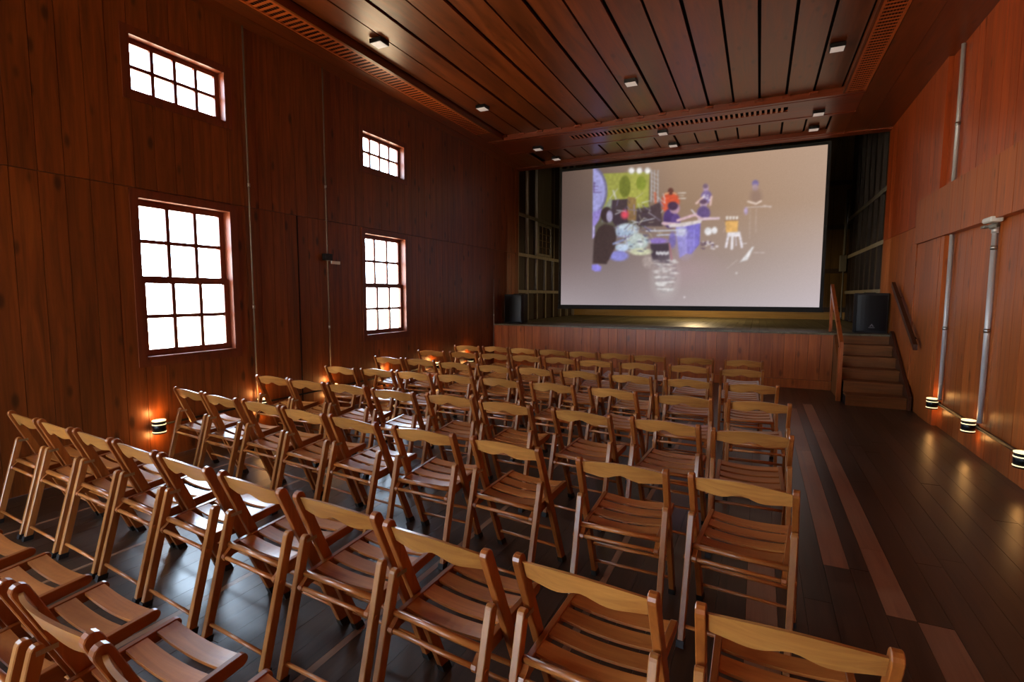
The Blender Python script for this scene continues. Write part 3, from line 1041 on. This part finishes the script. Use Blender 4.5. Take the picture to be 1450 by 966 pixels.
    # dark cabinet with white marks and its bright reflection
    poly([(512, 560), (606, 556), (612, 660), (520, 650)], (52, 40, 56), 0.92, 8)
    for k in range(7):
        ell(545 + k * 9.5, 606 + (k % 2) * 3, 5, 9, (244, 244, 250), 0.95, 0.4)
    for k in range(70):
        yy = 640 + rs.rand() * 170
        xx = 590 + (rs.rand() - 0.5) * 110 * (1 - 0.3 * (yy - 640) / 170)
        ell(xx, yy, 8 + 14 * rs.rand(), 2 + 4 * rs.rand(), (238, 238, 236) if k % 3 else (120, 104, 108), 0.8, 0.5)
    ell(590, 730, 62, 95, (222, 220, 218), 0.35, 0.5)
    line(610, 560, 622, 640, 5, (166, 110, 120), 0.8)
    # drum kit
    ell(390, 492, 58, 36, (206, 224, 240), 1, 0.15)
    ell(440, 550, 62, 44, (202, 218, 214), 1, 0.15)
    ell(372, 505, 44, 20, (168, 192, 224), 0.8, 0.3)
    ell(366, 580, 34, 20, (200, 222, 250), 1, 0.2)
    ell(350, 622, 48, 26, (146, 146, 232), 1, 0.2)
    ell(462, 600, 56, 18, (222, 226, 188), 1, 0.25)
    ell(500, 650, 26, 30, (192, 176, 170), 0.8, 0.3)
    for k in range(40):
        ell(335 + rs.rand() * 175, 470 + rs.rand() * 130, 4 + 12 * rs.rand(), 2 + 3 * rs.rand(),
            [(244, 248, 255), (96, 96, 120), (160, 190, 210)][k % 3], 0.75, 0.5)
    line(420, 455, 530, 430, 2, (220, 226, 240)); line(440, 440, 510, 500, 2, (70, 54, 76))
    for k in range(60):                     # stands, leads and cymbals about the kit
        x0, y0 = 300 + rs.rand() * 290, 330 + rs.rand() * 240
        an, le = rs.rand() * 3.14, 14 + rs.rand() * 34
        line(x0, y0, x0 + le * math.cos(an), y0 - le * math.sin(an), 1.6 + rs.rand(), [(232, 236, 244), (70, 56, 80), (150, 140, 200), (206, 200, 170)][k % 4], 0.7)
    # listener in black at the left
    poly([(216, 660), (222, 530), (244, 478), (278, 458), (322, 470), (336, 520), (330, 580), (300, 640), (286, 664)], (58, 42, 42), 0.97, 8)
    ell(286, 412, 31, 40, (54, 38, 42), 1, 0.1)
    ell(300, 420, 16, 30, (176, 168, 206), 1, 0.2)
    line(322, 560, 372, 540, 6, (150, 160, 206), 0.9)
    poly([(212, 668), (240, 664), (262, 678), (258, 700), (230, 702), (212, 692)], (150, 140, 246), 1, 6)
    # drum on a white stool, standing player, music stand
    poly([(894, 440), (962, 436), (958, 498), (900, 500)], (242, 186, 104), 1, 4)
    for k in range(4):
        poly([(898 + k * 17, 418), (909 + k * 17, 417), (909 + k * 17, 440), (898 + k * 17, 440)], (246, 238, 232), 1, 3)
    line(892, 440, 964, 436, 3, (150, 110, 80)); line(896, 470, 886, 500, 2, (190, 160, 150))
    poly([(908, 500), (972, 497), (976, 520), (904, 522)], (250, 246, 252), 1, 3)
    line(912, 515, 900, 574, 6, (246, 240, 250)); line(970, 515, 982, 574, 6, (246, 240, 250)); line(932, 520, 930, 582, 7, (250, 246, 252))
    line(950, 520, 952, 566, 3, (226, 216, 228)); line(985, 558, 1005, 556, 2, (240, 234, 240))
    ell(1046, 250, 17, 18, (122, 110, 168), 1, 0.2); ell(1046, 272, 15, 18, (176, 150, 160), 1, 0.25)
    ell(1050, 318, 30, 40, (148, 120, 106), 0.8, 0.4)
    line(1010, 342, 1046, 352, 5, (236, 214, 200)); line(1076, 340, 1050, 354, 5, (236, 214, 200))
    line(1000, 372, 1130, 366, 2, (222, 208, 206)); line(1090, 360, 1128, 372, 1.6, (222, 208, 206))
    ell(1000, 390, 10, 18, (196, 176, 226), 0.9, 0.4)
    line(1022, 380, 1020, 530, 1.6, (206, 188, 180), 0.7); line(1052, 380, 1052, 500, 1.6, (206, 188, 180), 0.7)
    poly([(972, 652), (1036, 572), (1044, 574), (1012, 640)], (250, 248, 250), 1, 5)
    line(900, 690, 960, 640, 1.4, (226, 212, 206), 0.6); line(1042, 603, 1098, 603, 2, (222, 206, 204), 0.8)
    ell(956, 708, 5, 5, (250, 245, 245), 1, 0.4); ell(690, 832, 4, 4, (245, 240, 245), 1, 0.4)
    ell(700, 690, 120, 60, (200, 160, 180), 0.2, 0.9)
    seen = np.abs(img - base).sum(-1, keepdims=True) > 48
    grain = rs.rand(NZ // 4 + 2, NX // 4 + 2, 1)
    grain = np.kron(grain, np.ones((4, 4, 1)))[:NZ, :NX]
    img = np.where(seen, img * (0.90 + 0.14 * grain), img)
    img = np.where(seen, 0.84 * img + 0.16 * base, img)
    for ax in (0, 1):                       # the soft focus of the projector
        pad = [(0, 0)] * 3
        pad[ax] = (2, 2)
        q = np.pad(img, pad, mode='edge')
        n_ = img.shape[ax]
        img = sum(wt * np.take(q, range(k, k + n_), axis=ax) for k, wt in enumerate((0.08, 0.24, 0.36, 0.24, 0.08)))
    img += rs.randn(NZ, NX, 1) * 1.2
    s = np.clip(img / 255.0, 0, 1)
    lin = np.where(s <= 0.04045, s / 12.92, ((s + 0.055) / 1.055) ** 2.4)
    # mesh: one quad per sample, colour on the corners' shared points
    me = bpy.data.meshes.new('canvas')
    W_, H_ = SCX1 - SCX0, SCZ1 - SCZ0
    xs_ = U * W_
    xs_[:, 0] = 0; xs_[:, -1] = W_
    zs_ = (1 - V) * H_
    zs_[0, :] = H_; zs_[-1, :] = 0
    verts = np.stack([xs_, np.zeros_like(xs_), zs_], -1).reshape(-1, 3)
    idx = np.arange(NX * NZ).reshape(NZ, NX)
    quads = np.stack([idx[1:, :-1], idx[1:, 1:], idx[:-1, 1:], idx[:-1, :-1]], -1).reshape(-1, 4)
    me.from_pydata(verts.tolist(), [], quads.tolist())
    at = me.color_attributes.new('picture', 'FLOAT_COLOR', 'POINT')
    at.data.foreach_set('color', np.concatenate([lin.reshape(-1, 3), np.ones((NX * NZ, 1))], 1).astype(np.float32).ravel())
    return me


g = Nodes('projected_picture')
at = g.new('ShaderNodeAttribute', attribute_name='picture')
g.b.inputs['Base Color'].default_value = (0.02, 0.02, 0.02, 1)
g.b.inputs['Roughness'].default_value = 0.9
g.b.inputs['Specular IOR Level'].default_value = 0.0
g.l.new(at.outputs['Color'], g.b.inputs['Emission Color'])
g.b.inputs['Emission Strength'].default_value = 1.0
M_PICT = g.m
t = thing('projection_screen', 'large black framed projection screen showing a percussion concert above the stage', 'projection screen', (SCX0, SCY, SCZ0))
W_, H_ = SCX1 - SCX0, SCZ1 - SCZ0
link('canvas', paint(), M_PICT, t)
bd = 0.06
boxes('frame', [(-bd, 0, -0.012, 0.03, -bd, H_ + bd), (W_, W_ + bd, -0.012, 0.03, -bd, H_ + bd), (0, W_, -0.012, 0.03, H_, H_ + bd),
                (0, W_, -0.012, 0.03, -bd, 0)], M_BORDER, t)
boxes('backing', [(0, W_, 0.003, 0.028, 0, H_)], M_BORDER, t)
boxes('roller_case', [(-bd, W_ + bd, 0.031, 0.16, H_ - 0.05, H_ + 0.07)], M_BORDER, t, 0.006)
boxes('hanger', [(0.8, 0.83, 0.05, 0.06, H_ + 0.07, 6.2 - SCZ0), (W_ - 0.83, W_ - 0.8, 0.05, 0.06, H_ + 0.07, 6.2 - SCZ0)], M_BLACKM, t)
boxes('weight_bar', [(-bd - 0.02, W_ + bd + 0.02, -0.022, 0.04, -bd - 0.04, -bd)], M_BORDER, t)


# ================================================================ folding chairs
def stick(p0, p1, depth, x0, x1, round_top=True, square_foot=True):
    """flat stick in the y-z plane from the foot p0 to the top p1, extruded in x"""
    a, b = Vector(p0), Vector(p1)
    d = (b - a).normalized()
    n = Vector((-d.y, d.x))
    h = depth / 2
    pr = []
    if square_foot:                       # foot cut level with the floor
        k = h / abs(d.y)
        pr += [(a.x + k, a.y), ]
        pr_l = (a.x - k, a.y)
    else:
        pr += [tuple(a - n * h)]
        pr_l = tuple(a + n * h)
    if round_top:
        c = b - d * h
        for i in range(7):
            t_ = -PI / 2 + PI * i / 6
            pr.append(tuple(c + d * (h * math.cos(t_)) + n * (h * math.sin(t_))))
    else:
        pr += [tuple(b - n * h), tuple(b + n * h)]
    pr.append(pr_l)
    bm = bmesh.new()
    add_prism(bm, pr, 'X', x0, x1)
    bmesh.ops.bevel(bm, geom=[e_ for e_ in bm.edges if abs(e_.verts[0].co.x - e_.verts[1].co.x) < 1e-6], offset=0.003, segments=1, affect='EDGES')
    return bm


PX0, PX1 = 0.207, 0.2355         # posts and rear legs, inner and outer face
POST_F, POST_T = (0.335, 0.0), (0.0, 0.802)
LEG_F, LEG_T = (-0.112, 0.0), (0.042, 0.598)


def post_y(z):
    return POST_F[0] + (POST_T[0] - POST_F[0]) * z / POST_T[1]


def leg_y(z):
    return LEG_F[0] + (LEG_T[0] - LEG_F[0]) * z / LEG_T[1]


def make_chair():
    """meshes of one chair: (name, mesh, children)"""
    P = []
    for s in (-1, 1):
        x0, x1 = sorted((s * PX0, s * PX1))
        foot = bmesh.new()
        def shoe(yc, sl, hgt):
            bm = bmesh.new()
            h = 0.0255
            add_prism(bm, [(yc - h, 0.0), (yc + h, 0.0), (yc + h + sl * hgt, hgt), (yc - h + sl * hgt, hgt)], 'X', x0 - 0.003, x1 + 0.003)
            return mesh_of('rubber_foot', bm)
        foot.free()
        sl = (POST_T[0] - POST_F[0]) / POST_T[1]
        P.append(('back_post', mesh_of('back_post', stick(POST_F, POST_T, 0.046, x0, x1)), M_CHAIR_Z, [('rubber_foot', shoe(POST_F[0], sl, 0.035), M_RUBBER)]))
        sl = (LEG_T[0] - LEG_F[0]) / LEG_T[1]
        P.append(('rear_leg', mesh_of('rear_leg', stick(LEG_F, LEG_T, 0.040, x0, x1)), M_LEG, [('rubber_foot', shoe(LEG_F[0], sl, 0.03), M_RUBBER)]))
        # hinge plate between the rear leg and the post
        bm = bmesh.new()
        add_box(bm, *sorted((s * (PX0 - 0.002), s * (PX0 - 0.0005))), 0.03, 0.085, 0.566, 0.582)
        add_tube(bm, (s * (PX0 - 0.004), 0.045, 0.574), (s * (PX0 - 0.0005), 0.045, 0.574), 0.006, 8)
        P.append(('hinge', mesh_of('hinge', bm), M_STEEL, []))
        # seat rail
        xr0, xr1 = sorted((s * 0.180, s * 0.2035))
        P.append(('seat_rail', mesh_of('seat_rail', rail_bm(xr0, xr1)), M_CHAIR_Y, []))
    # back slat: arched top, bow shaped lower edge, bent in plan
    n = 20
    bm = bmesh.new()
    V = []
    for i in range(n + 1):
        u = -1 + 2 * i / n
        x = u * 0.2065
        top = 0.779 + 0.026 * (1 - abs(u) ** 1.8)
        bot = 0.716 - 0.008 * math.exp(-((abs(u) - 0.48) / 0.26) ** 2) + 0.021 * math.exp(-(u / 0.23) ** 2)
        row = []
        for z in (bot, top):
            yc = post_y(z) - 0.026 * (1 - u * u)
            row.append((x, yc - 0.006, z)); row.append((x, yc + 0.006, z))
        V.append([bm.verts.new(p) for p in row])
    for a, b in zip(V, V[1:]):
        for q in ((0, 2), (2, 3), (3, 1), (1, 0)):
            bm.faces.new((a[q[0]], a[q[1]], b[q[1]], b[q[0]]))
    for e_ in (V[0], V[-1]):
        bm.faces.new((e_[0], e_[1], e_[3], e_[2]))
    P.append(('back_slat', mesh_of('back_slat', bm), M_SLAT, []))
    # four dished seat slats
    for k in range(4):
        y1 = 0.412 - k * 0.097
        y0 = y1 - 0.067
        bm = bmesh.new()
        m = 10
        V = []
        for i in range(m + 1):
            u = -1 + 2 * i / m
            dz = -0.014 * (1 - u * u)
            row = []
            for y in (y0, y1):
                z = seat_z(y) + 0.012 + dz
                row.append((u * 0.179, y, z - 0.011)); row.append((u * 0.179, y, z))
            V.append([bm.verts.new(p) for p in row])
        for a, b in zip(V, V[1:]):
            for q in ((0, 1), (1, 3), (3, 2), (2, 0)):
                bm.faces.new((a[q[0]], a[q[1]], b[q[1]], b[q[0]]))
        for e_ in (V[0], V[-1]):
            bm.faces.new((e_[0], e_[1], e_[3], e_[2]))
        P.append(('seat_slat', mesh_of('seat_slat', bm), M_CHAIR_X, []))
    def rod(name, y, z, r, xh, nn=10):
        bm = bmesh.new()
        add_tube(bm, (-xh, y, z), (xh, y, z), r, nn)
        me = mesh_of(name, bm)
        for p in me.polygons:
            p.use_smooth = len(p.vertices) == 4
        P.append((name, me, M_CHAIR_X, []))
    rod('seat_bar', 0.018, 0.436, 0.014, 0.2065)
    rod('dowel', leg_y(0.388) - 0.004, 0.388, 0.010, 0.240)
    rod('stretcher', post_y(0.235), 0.235, 0.010, 0.2068)
    rod('stretcher', post_y(0.105), 0.105, 0.009, 0.2068)
    rod('stretcher', leg_y(0.085), 0.085, 0.009, 0.2068)
    return P


def seat_z(y):
    return 0.428 + (0.464 - 0.428) * (y - 0.0) / 0.42


def rail_bm(x0, x1):
    pr = []
    h = 0.020
    for i in range(7):                      # rounded front end
        t_ = PI / 2 - PI * i / 6
        pr.append((0.412 + h * math.cos(t_), seat_z(0.412) - 0.004 + h * math.sin(t_)))
    pr += [(0.02, 0.392), ]
    for i in range(5):                      # rounded drooping rear end
        t_ = -PI / 2 - PI * i / 4
        pr.append((-0.012 + 0.018 * math.cos(t_), 0.388 + 0.018 * math.sin(t_)))
    pr += [(0.03, seat_z(0.03) + 0.014)]
    bm = bmesh.new()
    add_prism(bm, pr, 'X', x0, x1)
    bmesh.ops.bevel(bm, geom=[e_ for e_ in bm.edges if abs(e_.verts[0].co.x - e_.verts[1].co.x) < 1e-6], offset=0.0025, segments=1, affect='EDGES')
    return bm


CHAIR = make_chair()
for nm, me, mat, ch in CHAIR:
    me.materials.append(mat)
    for c in ch:
        c[1].materials.append(c[2])

# rows: centre of the two post tops (x, y) and turn in degrees, left to right
ROWS = {
    7: [(-4.40, 7.55, 2), (-3.89, 7.60, 0), (-3.38, 7.55, -1), (-2.88, 7.54, 0), (-2.38, 7.50, 0), (-1.88, 7.49, 0), (-1.38, 7.45, 0), (-0.75, 7.43, 1), (-0.15, 7.44, 2)],
    6: [(-4.49, 6.62, 1), (-3.94, 6.64, -3), (-3.44, 6.68, 0), (-2.94, 6.67, -2), (-2.43, 6.65, -2), (-1.91, 6.57, 2), (-1.35, 6.55, 1), (-0.74, 6.57, -3), (-0.15, 6.50, 3)],
    5: [(-4.53, 5.65, -2), (-4.02, 5.66, -1), (-3.44, 5.58, -4), (-2.87, 5.55, -4), (-2.34, 5.56, -5), (-1.79, 5.55, -5), (-1.21, 5.50, -6), (-0.62, 5.48, -3), (-0.03, 5.44, 3)],
    4: [(-4.44, 4.65, -3), (-3.93, 4.69, -2), (-3.42, 4.68, -3), (-2.90, 4.70, -2), (-2.36, 4.70, -5), (-1.78, 4.66, -5), (-1.18, 4.62, -9), (-0.55, 4.56, -2), (0.03, 4.57, 2)],
    3: [(-4.54, 3.79, -1), (-4.01, 3.74, -1), (-3.50, 3.74, 0), (-2.92, 3.69, -1), (-2.34, 3.71, 0), (-1.79, 3.65, -4), (-1.15, 3.61, -7), (-0.55, 3.58, -6), (-0.01, 3.52, 1)],
    2: [(-4.58, 2.93, -7), (-4.06, 2.86, -6), (-3.52, 2.82, -5), (-3.01, 2.76, -6), (-2.50, 2.72, -7), (-1.89, 2.68, -1), (-1.30, 2.65, -6), (-0.60, 2.56, -1), (-0.04, 2.54, -6)],
    1: [(-4.66, 1.80, -5), (-4.15, 1.76, -5), (-3.65, 1.73, -5), (-3.15, 1.69, -6), (-2.64, 1.64, -6), (-2.08, 1.59, -5.5), (-1.54, 1.56, -3.5), (-1.01, 1.49, -6), (-0.46, 1.47, -5), (0.11, 1.45, 0)],
    0: [(-3.22, 0.75, -4), (-2.715, 0.73, -4), (-2.21, 0.705, -4), (-1.705, 0.68, -4), (-1.19, 0.63, -5)],
}
ORD = ['first', 'second', 'third', 'fourth', 'fifth', 'sixth', 'seventh', 'eighth', 'ninth', 'tenth']
ROWN = {7: 'in the front row nearest the stage', 6: 'in the second row from the stage', 5: 'in the third row from the stage',
        4: 'in the fourth row from the stage', 3: 'in the fifth row from the stage', 2: 'in the sixth row from the stage',
        1: 'in the seventh row from the stage', 0: 'in the row cut off at lower left'}


def place(row, i, n, x, y, deg):
    if i == n - 1 and row > 0:
        pos = 'rightmost'
    elif i == 0:
        pos = 'leftmost'
    else:
        pos = ORD[i] + ' from left'
    t = thing('folding_chair', 'slatted wooden folding chair, %s %s' % (pos, ROWN[row]), 'chair', (x, y, 0), math.radians(deg), 'rows of wooden folding chairs')
    for nm, me, mat, ch in CHAIR:
        o = bpy.data.objects.new(nm, me)
        COL.objects.link(o)
        o.parent = t
        for c in ch:
            k = bpy.data.objects.new(c[0], c[1])
            COL.objects.link(k)
            k.parent = o


for row in (1, 2, 3, 4, 5, 6, 7, 0):
    r = ROWS[row]
    for i, (x, y, d) in enumerate(r):
        place(row, i, len(r), x, y, d)
